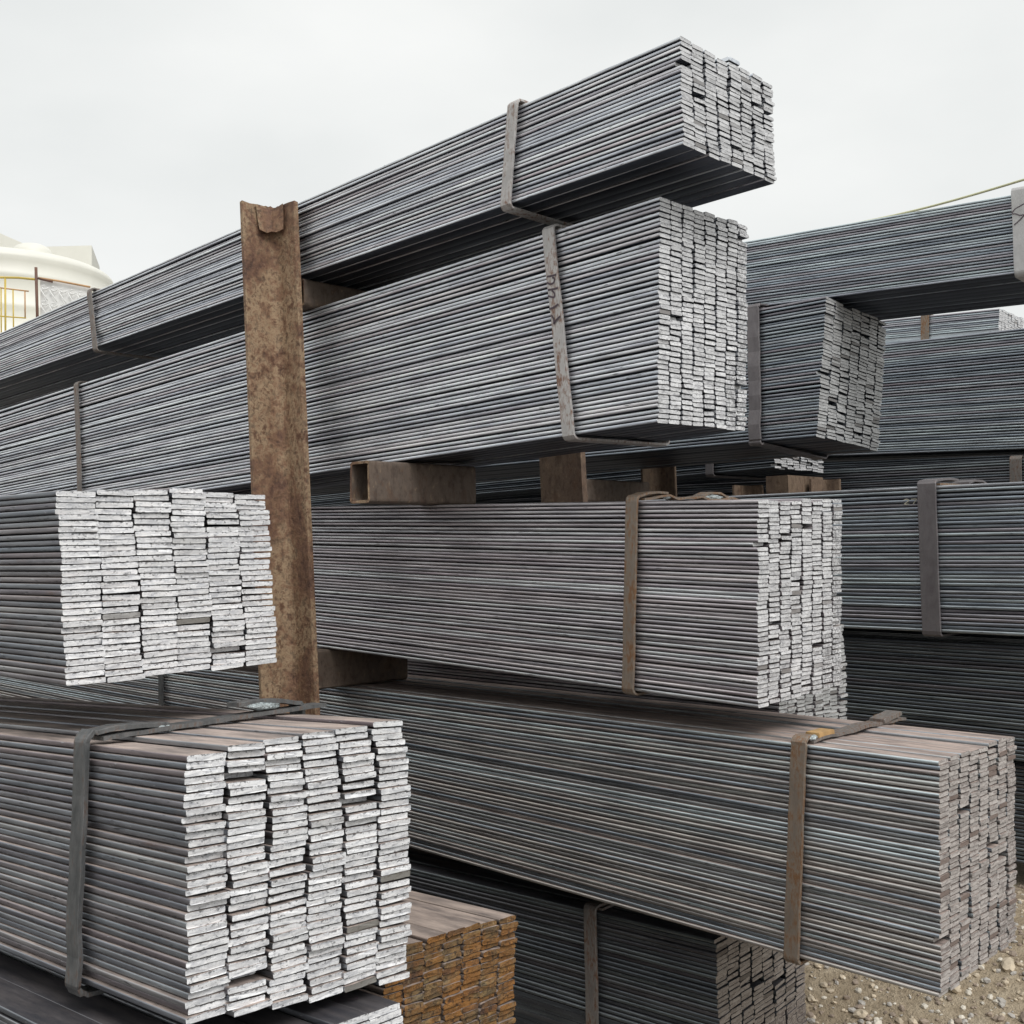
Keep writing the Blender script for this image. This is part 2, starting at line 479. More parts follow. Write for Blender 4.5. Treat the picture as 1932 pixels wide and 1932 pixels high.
# ------------------------------------------------------------------ a bundle
GROUP = "strapped bundles of steel flat bar"
BUN = {}
def bundle(key, label, nt, ypr, W, H, cols, rows, body, end, L=6.0, sh=0.0, sk=0.0, jit=.001, deep=.02, tilt=.010,
           wig=.0035, show=None, fine=False, rough=.0006, ctop=None, cbot=None, gapp=.05, fan=0.0, seed=1, end_yaw=0.0, tfill=.83, flare=None, cgap=.0040, edge=.35, bulge=0.0, uneven=.85):
    rng = random.Random(seed)
    e = Euler((R(ypr[2]), R(ypr[1]), R(ypr[0])))
    M = e.to_matrix()
    root = empty("flat_bar_bundle", Vector(nt) + Vector((0, 0, EYE)) + M @ Vector((0, 0, -H)), e)
    tag(root, label, "bundle", GROUP)
    cp = W / cols
    w = cp - cgap
    pitch = H / rows
    t = pitch * tfill
    mats = [body, end(t)]
    nv = 14
    pool = [bar_geo(rng, L, w, t, fine, rough, edge) for _ in range(nv)]
    pool_me = [to_mesh("flat_bar", g, mats) for g in pool]
    simple = box_geo(L, w, pitch * .995)
    jv, jf, jm, jr, js = [], [], [], [], []       # bars joined into one part
    many = 0
    for c in range(cols):
        zt = H + (ctop(c / max(1, cols - 1)) if ctop else 0) + (rng.uniform(-.35, .35) * pitch if c else 0)
        zb = (cbot(c / max(1, cols - 1)) if cbot else 0) + rng.uniform(-.2, .3) * pitch
        nr = max(1, round((zt - zb) / pitch))
        gaps = [rng.uniform(1 - uneven, 1 + uneven) + (rng.uniform(1.5, 5) if rng.random() < gapp * (1.0 if c else .4) else 0) for _ in range(nr)]
        free = (zt - zb) - nr * t
        gs = sum(gaps)
        z = zt
        wy = rng.uniform(0, 6.28); wx = rng.uniform(0, 6.28); drift = 0.0
        for i in range(nr):
            g = free * gaps[i] / gs
            z -= g * .5
            zc = z - t / 2
            z -= t + g * .5
            f = (zt - zc) / H
            drift = drift * .8 + rng.gauss(0, jit) * .35
            x = -sh * f + sk * c * cp + drift + rng.gauss(0, jit)
            rr = rng.random()
            if rr < .012: x -= rng.uniform(.5, 1) * deep
            elif rr < .03 and c: x += rng.uniform(.3, .8) * jit * 2
            y = c * cp + .0006 + math.sin(i * .33 + wy) * wig * .5 + rng.gauss(0, wig * .35)
            y += bulge * (c + .4) / cols * math.sin(math.pi * min(1, max(0, f)) ** .8)
            if c == 0: y = max(0.0, .0012 + math.sin(i * .4 + wy) * wig * .3 + abs(rng.gauss(0, wig * .5)))
            rx = rng.gauss(0, tilt) + (tilt * .8 * math.sin(i * .21 + wx))
            ry = rng.gauss(0, .0004) + fan * (f - .5) + (flare(f, c / max(1, cols - 1)) if flare else 0.0)
            rz = rng.gauss(0, .0007)
            if c == 0: rz *= .6; rx *= .6
            mode = show(c, i, cols, nr) if show else 1
            if mode == 1 and many >= 300: mode = 2
            k = rng.randrange(nv)
            if mode == 1:
                b = bpy.data.objects.new("flat_bar", pool_me[k])
                C.objects.link(b)
                b.parent = root
                b.location = (x, y, zc)
                b.rotation_euler = (rx, ry, rz)
                many += 1
            else:
                gv, gf, gm = pool[k] if mode == 2 else simple
                T = Matrix.Translation((x, y, zc)) @ Euler((rx, ry, rz)).to_matrix().to_4x4()
                o = len(jv); q = rng.random()
                jv += [tuple(T @ Vector(p)) for p in gv]
                jf += [tuple(o + a for a in fc) for fc in gf]
                jm += gm
                js += [m == 0 and mode == 2 for m in gm]
                jr += [q] * len(gv)
    if jv:
        jo = link("packed_flat_bars", to_mesh("packed_flat_bars", (jv, jf, jm), mats, jr, js), root)
        jo["kind"] = "stuff"
    BUN[key] = dict(root=root, W=W, H=H, M=M, nt=Vector(nt) + Vector((0, 0, EYE)), rng=rng, pitch=pitch)
    return root

def near_only(bottom=False, top=True, rowmax=999):
    def f(c, i, cols, nr):
        if c == 0 and i < rowmax: return 1
        if bottom and i == nr - 1: return 1
        if top and i == 0: return 1
        return 0
    return f

# ------------------------------------------------------------------ the yard floor
def ground_z(x, y):
    n = (x + y) * .70710678
    s = min(1, max(0, (n - 1.95) / 1.15)); s = s * s * (3 - 2 * s)
    f = min(1, max(0, (n - 6) / 6)); f = f * f * (3 - 2 * f)
    d = math.hypot(x, y)
    z = .33 * s * (1 - f)
    if d < 14:
        z += .035 * mnoise.noise(Vector((x * 1.7, y * 1.7, 0))) + .012 * mnoise.noise(Vector((x * 7, y * 7, 2.0)))
    return z

def build_ground():
    bm = bmesh.new()
    def axis():
        a = [-1500, -400, -120, -50, -25, -14, -9, -6, -4, -3, -2, -1.4, -1.0]
        x = -.9
        while x < 4.6: a.append(x); x += .055
        a += [5, 5.6, 6.5, 8, 11, 16, 25, 50, 120, 400, 1500]
        return a
    ax = axis()
    grid = [[bm.verts.new((x, y, ground_z(x, y))) for y in ax] for x in ax]
    for i in range(len(ax) - 1):
        for j in range(len(ax) - 1):
            bm.faces.new((grid[i][j], grid[i + 1][j], grid[i + 1][j + 1], grid[i][j + 1]))
    me = mesh_from(bm, "ground", True)
    g = NT("dirt")
    v = g.coords()
    a = g.noise(v, 2.2, 5, .6); b = g.noise(v, 22.0, 6, .68); c = g.noise(v, 110.0, 4, .7)
    col = g.ramp(g.math('ADD', g.math('MULTIPLY', a, .45), g.math('MULTIPLY', b, .55)),
                 [(.32, (.27, .205, .135)), (.46, (.40, .32, .22)), (.58, (.51, .42, .30)), (.70, (.60, .515, .395))])
    col = g.mix(g.ramp(c, [(.34, .5), (.48, 0.0)]), col, (.12, .09, .062))
    col = g.mix(g.ramp(c, [(.62, 0.0), (.74, .55)]), col, (.50, .45, .37))
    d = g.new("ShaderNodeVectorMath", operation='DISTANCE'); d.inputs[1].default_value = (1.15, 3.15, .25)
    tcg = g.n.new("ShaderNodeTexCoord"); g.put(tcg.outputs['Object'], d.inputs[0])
    msk = g.ramp(g.math('ADD', g.math('MULTIPLY', d.outputs['Value'], .4), g.math('MULTIPLY', a, .35)), [(.62, 1.0), (.86, 0.0)])  # paler dirt only around the strip in view
    low_bounce = g.ramp(b, [(.35, (.10, .09, .08)), (.65, (.19, .172, .15))])  # ground out of view, darkened to cut bounce light from below
    col = g.mix(msk, low_bounce, col)
    g.bump(g.math('ADD', b, g.math('MULTIPLY', c, .7)), .9, .02)
    o = link("ground", me, None, [g.out(col, .95, 0.0)])
    tag(o, kind="structure")

STONE_M = []
def stone_mats():
    for nm, c in (("stone_grey", (.42, .395, .36)), ("stone_tan", (.52, .44, .33)), ("stone_pale", (.62, .575, .49)), ("stone_brown", (.30, .24, .19))):
        STONE_M.append(plain(nm, c, .9, 0, .28, 26.0, .35))

ICO = {}
def ico(sub):
    if sub not in ICO:
        b = bmesh.new(); bmesh.ops.create_icosphere(b, subdivisions=sub, radius=1.0)
        b.verts.index_update()
        ICO[sub] = ([v.co.copy() for v in b.verts], [[v.index for v in f.verts] for f in b.faces]); b.free()
    return ICO[sub]

def stone_geo(bm, loc, size, rng, sub=2, mat=0, ang=.35):
    iv, jf = ico(sub)
    o = Vector((rng.uniform(0, 90), rng.uniform(0, 90), rng.uniform(0, 90)))
    rot = Euler((rng.uniform(-.4, .4), rng.uniform(-.4, .4), rng.uniform(0, 6.28))).to_matrix()
    sx, sy, sz = size * rng.uniform(.8, 1.25), size * rng.uniform(.65, 1.0), size * rng.uniform(.45, .75)
    vs = []
    for p in iv:
        p = p * (1 + ang * mnoise.noise(p * 1.1 + o) + .12 * mnoise.noise(p * 3 + o))
        vs.append(bm.verts.new(rot @ Vector((p.x * sx, p.y * sy, p.z * sz)) + Vector(loc)))
    for f in jf:
        bm.faces.new([vs[a] for a in f]).material_index = mat

def build_stones():
    stone_mats()
    rng = random.Random(77)
    bm = bmesh.new()
    for i in range(5200):
        n = rng.uniform(2.25, 3.3); e = rng.uniform(-2.35, -.55)
        x, y = (n + e) * .7071, (n - e) * .7071
        s = rng.choice((.003, .004, .005, .006, .008, .011)) * rng.uniform(.8, 1.2)
        stone_geo(bm, (x, y, ground_z(x, y) + s * .15), s, rng, 1, rng.randrange(4))
    o = link("gravel", mesh_from(bm, "gravel", False), None, STONE_M)
    tag(o, "fine loose gravel scattered over the dirt ground", "gravel", kind="stuff")
    rng = random.Random(5)
    k = 0
    while k < 70:
        n = rng.uniform(2.3, 3.15); e = rng.uniform(-2.1, -.75)
        x, y = (n + e) * .7071, (n - e) * .7071
        s = rng.choice((.005, .006, .008, .010, .013, .019)) * rng.uniform(.85, 1.15)
        bm = bmesh.new()
        stone_geo(bm, (0, 0, 0), s, rng, 2, 0, .6)
        st = link("pebble", mesh_from(bm, "pebble", False), None, [STONE_M[rng.randrange(4)]])
        st.location = (x, y, ground_z(x, y) + s * .22)
        tag(st, "small rounded pebble lying on the dirt beside the lowest bar ends", "stone", "pebbles on the dirt")
        k += 1
    bm = bmesh.new()
    rng = random.Random(12)
    stone_geo(bm, (0, 0, 0), .052, rng, 3, 0, .75)
    st = link("rock", mesh_from(bm, "rock", True), None, [STONE_M[0]])
    p = Vector((1.262, 3.02)); st.location = (p.x, p.y, ground_z(p.x, p.y) + .022)
    tag(st, "fist-sized pale grey angular rock, largest stone, under the dusty bundle's end", "stone")

build_ground()
build_stones()

# ------------------------------------------------------------------ materials in use
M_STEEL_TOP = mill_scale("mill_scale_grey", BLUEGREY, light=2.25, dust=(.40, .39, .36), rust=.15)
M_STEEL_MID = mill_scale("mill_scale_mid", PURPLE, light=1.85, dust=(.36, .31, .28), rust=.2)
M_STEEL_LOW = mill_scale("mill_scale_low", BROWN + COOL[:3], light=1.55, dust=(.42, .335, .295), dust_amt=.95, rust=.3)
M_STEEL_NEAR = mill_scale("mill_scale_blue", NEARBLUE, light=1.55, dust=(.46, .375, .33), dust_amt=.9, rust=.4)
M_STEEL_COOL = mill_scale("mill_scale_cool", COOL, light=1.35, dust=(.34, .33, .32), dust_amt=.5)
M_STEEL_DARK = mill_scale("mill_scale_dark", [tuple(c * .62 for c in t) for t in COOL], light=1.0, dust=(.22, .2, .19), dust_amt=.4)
M_STEEL_FAR = mill_scale("mill_scale_pale", COOL, light=1.6, dust=(.40, .41, .38), dust_amt=.6, metal=.8)
M_STEEL_SHADE = mill_scale("mill_scale_shaded", NEARBLUE, light=1.2, dust=(.22, .19, .175), dust_amt=.45, rust=.3)  # darker, less dusty near steel: shadow under the nearest bundle put into colour
M_STEEL_OLD = mill_scale("mill_scale_rusted", [(.27, .22, .19), (.23, .18, .15), (.30, .25, .22)], dust=(.36, .29, .25), dust_amt=1.0, rust=.8, metal=.3)

E_WHITE = lambda t: cut_end("cut_end_white", (.62, .63, .66), (.99, .99, .995), t, smear=.8, odd=(.15, .135, .11), odd_p=.012)
E_LIGHT = lambda t: cut_end("cut_end_light", (.48, .48, .50), (.88, .88, .885), t, smear=.6, odd=(.24, .22, .21), odd_p=.02)
E_GREY = lambda t: cut_end("cut_end_grey", (.44, .44, .45), (.74, .74, .745), t, smear=.6, odd=(.24, .23, .225), odd_p=.03)
E_DUSTY = lambda t: cut_end("cut_end_dusty", (.27, .235, .22), (.54, .50, .47), t, dark=(.10, .075, .07), smear=.55, odd=(.17, .12, .10), odd_p=.07, metal=.1, rough=.6)
E_BROWN = lambda t: cut_end("cut_end_brown", (.20, .165, .145), (.36, .32, .285), t, dark=(.07, .05, .045), smear=.6, metal=.05, rough=.65)
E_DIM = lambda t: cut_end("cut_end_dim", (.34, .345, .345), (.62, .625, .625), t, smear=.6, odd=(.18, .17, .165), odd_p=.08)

def rust_end(t):
    g = NT("cut_end_rust")
    r = g.bar_random(); off = g.math('MULTIPLY', r, 53.1)
    n1 = g.noise(g.coords((20, 28, 60), off), 1.5, 5, .65, .6)
    n2 = g.noise(g.coords((30, 140, 40), off), 1.4, 4, .6)
    base = g.ramp(r, [(0.0, (.155, .105, .055)), (.22, (.125, .095, .055)), (.40, (.215, .11, .035)), (.55, (.175, .13, .07)), (.70, (.12, .065, .04)), (.85, (.19, .135, .065)), (1.0, (.26, .21, .135))])
    col = g.mix(g.ramp(n1, [(.35, 0.0), (.66, 1.0)]), g.mix(1.0, base, (.55, .55, .6), 'MULTIPLY'), g.mix(1.0, base, (1.5, 1.4, 1.2), 'MULTIPLY'))
    geo = g.n.new("ShaderNodeNewGeometry")
    big = g.noise(geo.outputs['Position'], 13.0, 5, .65, .4)
    col = g.mix(g.ramp(big, [(.42, .0), (.60, .8)]), col, g.mix(n1, (.16, .06, .014), (.42, .19, .045)))
    pit = g.noise(geo.outputs['Position'], 95.0, 4, .7)
    col = g.mix(g.ramp(pit, [(.36, .8), (.46, 0.0)]), col, (.035, .022, .015))
    col = g.mix(g.ramp(n2, [(.62, 0.0), (.74, .6)]), col, (.38, .30, .19))
    g.bump(g.math('ADD', g.math('ADD', n1, n2), pit), 1.0, .004)
    return g.out(col, .9, 0.0)

S_DARK = strap_steel("strap_dark", (.085, .09, .092), (.25, .25, .25), (.17, .095, .06), .45, .75)
S_RUST = strap_steel("strap_rusty", (.20, .16, .13), (.31, .265, .215), (.225, .12, .06), .76, .3)
S_PALE = strap_steel("strap_pale", (.40, .385, .375), (.60, .585, .57), (.24, .14, .10), .62, .35)
S_BROWN = strap_steel("strap_brown_grey", (.16, .145, .135), (.30, .275, .255), (.17, .095, .06), .65, .45)
S_PURPLE = strap_steel("strap_purple_grey", (.15, .135, .14), (.23, .215, .22), (.19, .12, .11), .3, .5)
S_GREY = strap_steel("strap_light_grey", (.44, .435, .43), (.56, .555, .55), (.30, .24, .21), .12, .35)
WELD = plain("weld_metal", (.50, .56, .57), .32, .6, .35, 160.0, .8)
TAG_WOOD = plain("ochre_steel_tab", (.42, .26, .11), .75, 0, .3, 40.0, .3)

# ------------------------------------------------------------------ the main stack, from the top
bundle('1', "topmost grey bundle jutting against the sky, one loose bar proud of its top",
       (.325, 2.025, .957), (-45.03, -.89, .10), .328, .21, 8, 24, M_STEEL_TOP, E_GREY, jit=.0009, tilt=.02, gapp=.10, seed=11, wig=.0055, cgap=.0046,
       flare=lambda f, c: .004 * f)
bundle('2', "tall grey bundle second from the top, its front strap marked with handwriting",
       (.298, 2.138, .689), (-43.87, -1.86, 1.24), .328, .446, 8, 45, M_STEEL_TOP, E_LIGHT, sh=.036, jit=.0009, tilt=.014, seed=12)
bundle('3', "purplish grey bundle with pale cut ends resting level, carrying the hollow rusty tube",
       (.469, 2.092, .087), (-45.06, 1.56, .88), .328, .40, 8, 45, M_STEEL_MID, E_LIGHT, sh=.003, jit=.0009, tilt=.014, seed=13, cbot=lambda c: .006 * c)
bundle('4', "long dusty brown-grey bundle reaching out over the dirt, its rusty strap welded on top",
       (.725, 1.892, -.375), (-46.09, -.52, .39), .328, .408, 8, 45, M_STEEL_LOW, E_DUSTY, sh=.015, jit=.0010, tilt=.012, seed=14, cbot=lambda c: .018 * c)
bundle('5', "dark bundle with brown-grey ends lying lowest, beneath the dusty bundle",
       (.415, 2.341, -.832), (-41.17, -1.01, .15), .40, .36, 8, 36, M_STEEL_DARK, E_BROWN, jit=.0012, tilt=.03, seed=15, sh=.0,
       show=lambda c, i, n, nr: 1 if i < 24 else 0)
bundle('3b', "small stretch of dull bar ends peeking out below and beside the level bundle",
       (.600, 2.511, -.20), (-45, 0, 0), .318, .36, 8, 40, M_STEEL_MID, E_DIM, jit=.0016, tilt=.03, seed=16,
       show=lambda c, i, n, nr: 1 if (c == n - 1 and i < 28) or 16 <= i <= 28 else 0)

# ------------------------------------------------------------------ the near stack and the rusted bundle
bundle('A', "near upper bundle of wide white-ended bars, cropped by the picture's left edge",
       (-.665, 1.595, .094), (-41.7, -.17, .46), .375, .285, 6, 31, M_STEEL_NEAR, E_WHITE, sh=-.024, sk=-.028, jit=.0018, deep=.025, tilt=.012, fine=True, rough=.0011,
       gapp=.03, seed=21, bulge=.004, tfill=.84, edge=.26, wig=.0035, cgap=.0016, uneven=.35, ctop=lambda c: .006 * math.sin(c * 3.1), flare=lambda f, c: .022 * max(0, .3 - f))
bundle('B', "nearest bundle of wide white-ended bars, a bent dark strap welded over its rust-tinged top",
       (-.409, 1.363, -.242), (-41.66, -2.98, -3.18), .349, .331, 6, 35, M_STEEL_NEAR, E_WHITE, sh=-.014, sk=.049, jit=.0020, deep=.03, tilt=.014, fine=True, rough=.0012,
       gapp=.035, seed=22, bulge=.013, tfill=.83, edge=.26, wig=.004, cgap=.0016, uneven=.35, ctop=lambda c: -.008 + .020 * c, cbot=lambda c: .004 - .022 * c)
bundle('C', "lowest near bundle of flat bars, mostly hidden, numbers chalked dark on its top bar",
       (-.40, 1.25, -.600), (-42, -3.0, -2.5), .36, .33, 6, 34, M_STEEL_SHADE, E_WHITE, jit=.0016, tilt=.006, fine=True, seed=23, tfill=.84, edge=.24,
       show=lambda c, i, n, nr: 1 if (i < 8 or c == 0) else 0)
bundle('R', "rust-orange ended bundle standing low behind the near white-ended bundle",
       (-.202, 1.657, -.599), (-41.44, -1.87, -4.04), .30, .36, 7, 41, M_STEEL_OLD, rust_end, jit=.0016, tilt=.03, seed=24, rough=.002, fine=True, gapp=.06, tfill=.93, cgap=.002,
       show=lambda c, i, n, nr: 1 if i < 26 else 0)

# ------------------------------------------------------------------ the racks behind
bundle('6', "dark grey bundle with skewed stepped ends, jutting out from behind the tall marked bundle",
       (1.02, 3.506, .797), (-44.54, -.09, -3.51), .43, .452, 7, 43, M_STEEL_COOL, E_DIM, sh=.03, jit=.0014, tilt=.03, seed=31)
bundle('7', "long bluish bundle seen from below at the upper right, its end out of the picture",
       (1.621, 3.04, 1.005), (-42.4, 2.52, -.3), .477, .236, 8, 27, M_STEEL_FAR, E_DIM, seed=32, show=near_only(bottom=True), tfill=.86)
bundle('8', "blue-grey bundle behind the skewed ended one at the right edge, its dark underside showing",
       (2.423, 4.577, .920), (-45.19, 2, 0), .45, .529, 8, 44, M_STEEL_COOL, E_DIM, seed=33, show=near_only(bottom=True))
bundle('9', "farthest pale bundle with small light cut ends under the long bluish bundle",
       (2.631, 5.854, 1.251), (-42.75, 3, 0), .4, .4, 8, 36, M_STEEL_FAR, E_LIGHT, seed=34, tfill=.97, show=lambda c, i, n, nr: 1 if i < 10 else 0)
bundle('10', "blue-black bundle to the right of the level bundle with a broad purple-grey strap",
       (1.558, 2.968, .168), (-44.44, .05, 0), .40, .438, 7, 38, M_STEEL_COOL, E_DIM, seed=35, show=near_only(), tfill=.88)
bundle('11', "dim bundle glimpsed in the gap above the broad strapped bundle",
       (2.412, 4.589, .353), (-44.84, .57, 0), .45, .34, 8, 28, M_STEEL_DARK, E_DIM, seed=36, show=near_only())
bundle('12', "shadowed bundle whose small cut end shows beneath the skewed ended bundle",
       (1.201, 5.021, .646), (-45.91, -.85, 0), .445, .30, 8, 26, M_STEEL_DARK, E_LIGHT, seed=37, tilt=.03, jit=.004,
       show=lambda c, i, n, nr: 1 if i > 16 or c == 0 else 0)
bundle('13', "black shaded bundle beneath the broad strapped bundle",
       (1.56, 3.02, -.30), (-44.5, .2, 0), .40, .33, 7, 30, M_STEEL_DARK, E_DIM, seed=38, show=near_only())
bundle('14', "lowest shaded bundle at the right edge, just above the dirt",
       (1.57, 3.06, -.645), (-44.7, 0, 0), .40, .28, 7, 26, M_STEEL_DARK, E_DIM, seed=39, show=near_only())

bundle('15', "added unlit bundle closing the slit against sky light under the blue-grey bundle at the right",
       (3.05, 5.75, .80), (-45, 1.5, 0), .45, .62, 8, 50, M_STEEL_DARK, E_DIM, seed=40, show=near_only(top=False), L=7.0)  # added bundle: fills the slit and blocks light from behind the racks

# ------------------------------------------------------------------ straps on the bundles
def strap(key, t0, t1, w, th, mat, **kw):
    b = BUN[key]
    return make_strap(b['root'], t0, t1, b['W'], b['H'], w, th, mat, b['rng'], **kw)
strap('1', .433, .463, .030, .005, S_PALE, tab=.05, plate=True, weld_mat=WELD, over=.03)
strap('1', 2.531, 2.49, .030, .005, S_BROWN, tab=.05, weld_mat=WELD)
s2 = strap('2', .287, .262, .033, .005, S_PALE, tab=.05, weld_mat=WELD)
strap('2', 2.564, 2.567, .030, .005, S_BROWN, tab=.05, weld_mat=WELD)
s3 = strap('3', .301, .314, .031, .005, S_RUST, tab=.10, gap=.008, weld_mat=WELD, wave=.018, over=.03, plate_mat=S_RUST)
s4 = strap('4', .268, .300, .032, .006, S_RUST, tab=.02, weld_mat=WELD, plate_mat=S_BROWN, over=.04, wave=.012)
strap('4', 2.867, 2.867, .032, .006, S_DARK, tab=.06)
strap('5', .325, .329, .034, .006, S_BROWN, tab=.05)
strap('6', .266, .252, .046, .006, S_PURPLE, tab=.10, kink=.006, weld_mat=WELD, gap=.006)
s7 = strap('7', .171, .158, .055, .007, S_GREY, tab=.10)
strap('9', .399, .389, .045, .006, S_RUST, tab=.05)
strap('10', .44, .436, .056, .007, S_PURPLE, tab=.16, gap=.010, over=.02, plate_mat=S_RUST)
strap('11', .286, .288, .050, .007, S_BROWN, tab=.06)
strap('12', .343, .355, .045, .006, S_PURPLE, tab=.06)
sB = strap('B', .244, .252, .034, .0065, S_DARK, tab=.115, gap=.004, over=.045, weld_mat=WELD, kink=.003, rise=(-.005, .0165))
strap('C', 1.2, 1.2, .034, .006, S_DARK, tab=.08, plate=False)
strap('A', 1.1, 1.1, .034, .006, S_DARK, tab=.08)

# ochre tab beside the weld of the dusty bundle's strap
b4 = BUN['4']
bm = bmesh.new()
add_box(bm, -.262, .060, b4['H'] + .0125, .030, .055, .011)
bmesh.ops.bevel(bm, geom=list(bm.edges), offset=.002, segments=1)
link("strap_tab", mesh_from(bm, "strap_tab"), s4, [TAG_WOOD])
bm = bmesh.new()
add_box(bm, -.255, b4['W'] - .02, b4['H'] + .015, .034, .075, .008, Matrix.Translation((-.255, b4['W'] - .02, b4['H'] + .015)) @ Matrix.Rotation(R(6), 4, 'X') @ Matrix.Translation((.255, -(b4['W'] - .02), -(b4['H'] + .015))))
bmesh.ops.bevel(bm, geom=list(bm.edges), offset=.002, segments=1)
link("strap_tab", mesh_from(bm, "strap_tab"), s4, [S_BROWN])

# a loose bar riding on the topmost bundle
b1 = BUN['1']
bm = bmesh.new()
add_box(bm, -.75, .186, b1['H'] + .0075, 1.5, .038, .0075)
bmesh.ops.bevel(bm, geom=list(bm.edges), offset=.0018, segments=2)
lo = link("flat_bar", mesh_from(bm, "loose_flat_bar"), b1['root'], [M_STEEL_TOP])
lo["label"] = "loose flat bar lying proud on the bundle's top"

# ------------------------------------------------------------------ handwriting
INK = plain("marker_ink", (.085, .06, .075), .7, 0, .2, 60)
def strokes(name, parent, lines, to3d, width):
    """felt-pen strokes: thin raised bands on the surface"""
    bm = bmesh.new()
    for ln in lines:
        pts = []
        for i in range(len(ln) - 1):
            for k in range(5):
                f = k / 5
                p0, p1, p2, p3 = ln[max(i - 1, 0)], ln[i], ln[i + 1], ln[min(i + 2, len(ln) - 1)]
                pts.append(tuple(.5 * (2 * p1[q] + (p2[q] - p0[q]) * f + (2 * p0[q] - 5 * p1[q] + 4 * p2[q] - p3[q]) * f * f + (3 * p1[q] - p0[q] - 3 * p2[q] + p3[q]) * f ** 3) for q in (0, 1)))
        pts.append(ln[-1])
        prev = None
        for i, p in enumerate(pts):
            a, b = pts[max(i - 1, 0)], pts[min(i + 1, len(pts) - 1)]
            dx, dy = b[0] - a[0], b[1] - a[1]
            l = math.hypot(dx, dy) or 1
            nx, ny = -dy / l * width / 2, dx / l * width / 2
            v0, v1 = bm.verts.new(to3d(p[0] + nx, p[1] + ny)), bm.verts.new(to3d(p[0] - nx, p[1] - ny))
            if prev: bm.faces.new((prev[0], prev[1], v1, v0))
            prev = (v0, v1)
    return link(name, mesh_from(bm, name), parent, [INK])

H2 = BUN['2']['H']
def on_strap2(u, v):             # u across the strap 0..1 from its back edge, v metres below its top
    f = min(1, max(0, v / H2))
    xm = -(.287 + (.262 - .287) * f)
    return (xm + (u / .033 - .5) * .033, -.0105, H2 - v + .006)
def zz(x, y):                    # zoomed photograph of the strap -> strap coordinates
    left = 255 + (y - 900) * .106
    return ((x - left) / 225 * .033, (y - 100) / 3514 * (H2 + .01))
L2 = [[(275, 905), (365, 915), (455, 915)], [(275, 1000), (330, 1040), (405, 1035), (418, 970), (375, 945)],
      [(290, 1130), (400, 1140), (485, 1140)], [(290, 1225), (405, 1275), (415, 1210), (365, 1155)],
      [(312, 1447), (400, 1440), (490, 1405)], [(350, 1555), (400, 1630), (404, 1715)], [(404, 1715), (440, 1665), (525, 1610)]]
strokes("handwriting", s2, [[zz(*p) for p in ln] for ln in L2], on_strap2, .0042)

H7 = BUN['7']['H']
def on_strap7(u, v): return (-.169 - .0275 + u, -.0122, H7 - v)
strokes("handwriting", s7, [[(.002, .060), (.010, .050), (.022, .044), (.040, .036), (.052, .030)], [(.003, .062), (.014, .064), (.026, .070), (.050, .068)], [(.009, .095), (.020, .087), (.034, .074), (.048, .060)]], on_strap7, .003)

bC = BUN['C']
def on_topC(u, v): return (u, v, bC['H'] + .0016)
wc = bC['W']
strokes("handwriting", bC['root'], [[(-.155, wc - .055), (-.15, wc - .040), (-.135, wc - .036), (-.128, wc - .030), (-.118, wc - .022)],
                          [(-.098, wc - .012), (-.108, wc - .022), (-.098, wc - .034), (-.080, wc - .030), (-.085, wc - .050), (-.112, wc - .062), (-.130, wc - .066)],
                          [(-.078, wc - .050), (-.066, wc - .036), (-.060, wc - .030), (-.056, wc - .036), (-.064, wc - .048), (-.074, wc - .056), (-.078, wc - .050)]], on_topC, .0028)

H10 = BUN['10']['H']
PALE_INK = plain("pale_paint", (.55, .52, .42), .8, 0, .2, 60)
def on_side10(u, v): return (-.515 + u, -.0012, H10 - v)
pm = strokes("paint_marking", BUN['10']['root'], [[(0, .040), (.010, .037), (.016, .041), (.010, .046), (.002, .052), (.016, .052)], [(.024, .038), (.040, .038), (.034, .046), (.030, .053)]], on_side10, .0022)
pm.data.materials[0] = PALE_INK

# ------------------------------------------------------------------ posts and spacers
RUST_POST = rust_steel("rust_post", [(.085, .042, .028), (.16, .085, .055), (.235, .135, .08), (.37, .265, .165), (.27, .165, .10), (.17, .09, .055)], 13.0, .7, 0, .9, (1, 1, .85))
RUST_DARK = rust_steel("rust_tube", [(.11, .08, .062), (.155, .115, .088), (.13, .10, .08), (.19, .14, .10)], 9.0, .4, 0, .5)
RUST_BACK = rust_steel("rust_back_post", [(.09, .06, .042), (.15, .10, .07), (.20, .14, .095), (.13, .09, .06)], 10.0, .5, 0, .6)

def extrude_poly(poly, z0, z1, rings, base, top, jag, rng, name):
    """vertical section, leaning from base to top (x, y); poly in metres"""
    bm = bmesh.new()
    rows = []
    for i in range(rings + 1):
        f = i / rings
        z = z0 + (z1 - z0) * f
        ox, oy = base[0] + (top[0] - base[0]) * f, base[1] + (top[1] - base[1]) * f
        row = []
        for k, (x, y) in enumerate(poly):
            j = jag(k, x, y) if (i == rings and jag) else 0
            row.append(bm.verts.new((ox + x, oy + y, z + j)))
        rows.append(row)
    n = len(poly)
    for i in range(rings):
        for k in range(n):
            bm.faces.new((rows[i][k], rows[i][(k + 1) % n], rows[i + 1][(k + 1) % n], rows[i + 1][k]))
    bm.faces.new(rows[0]); bm.faces.new(rows[-1])
    bmesh.ops.triangulate(bm, faces=[f for f in bm.faces if len(f.verts) > 4])
    return bm

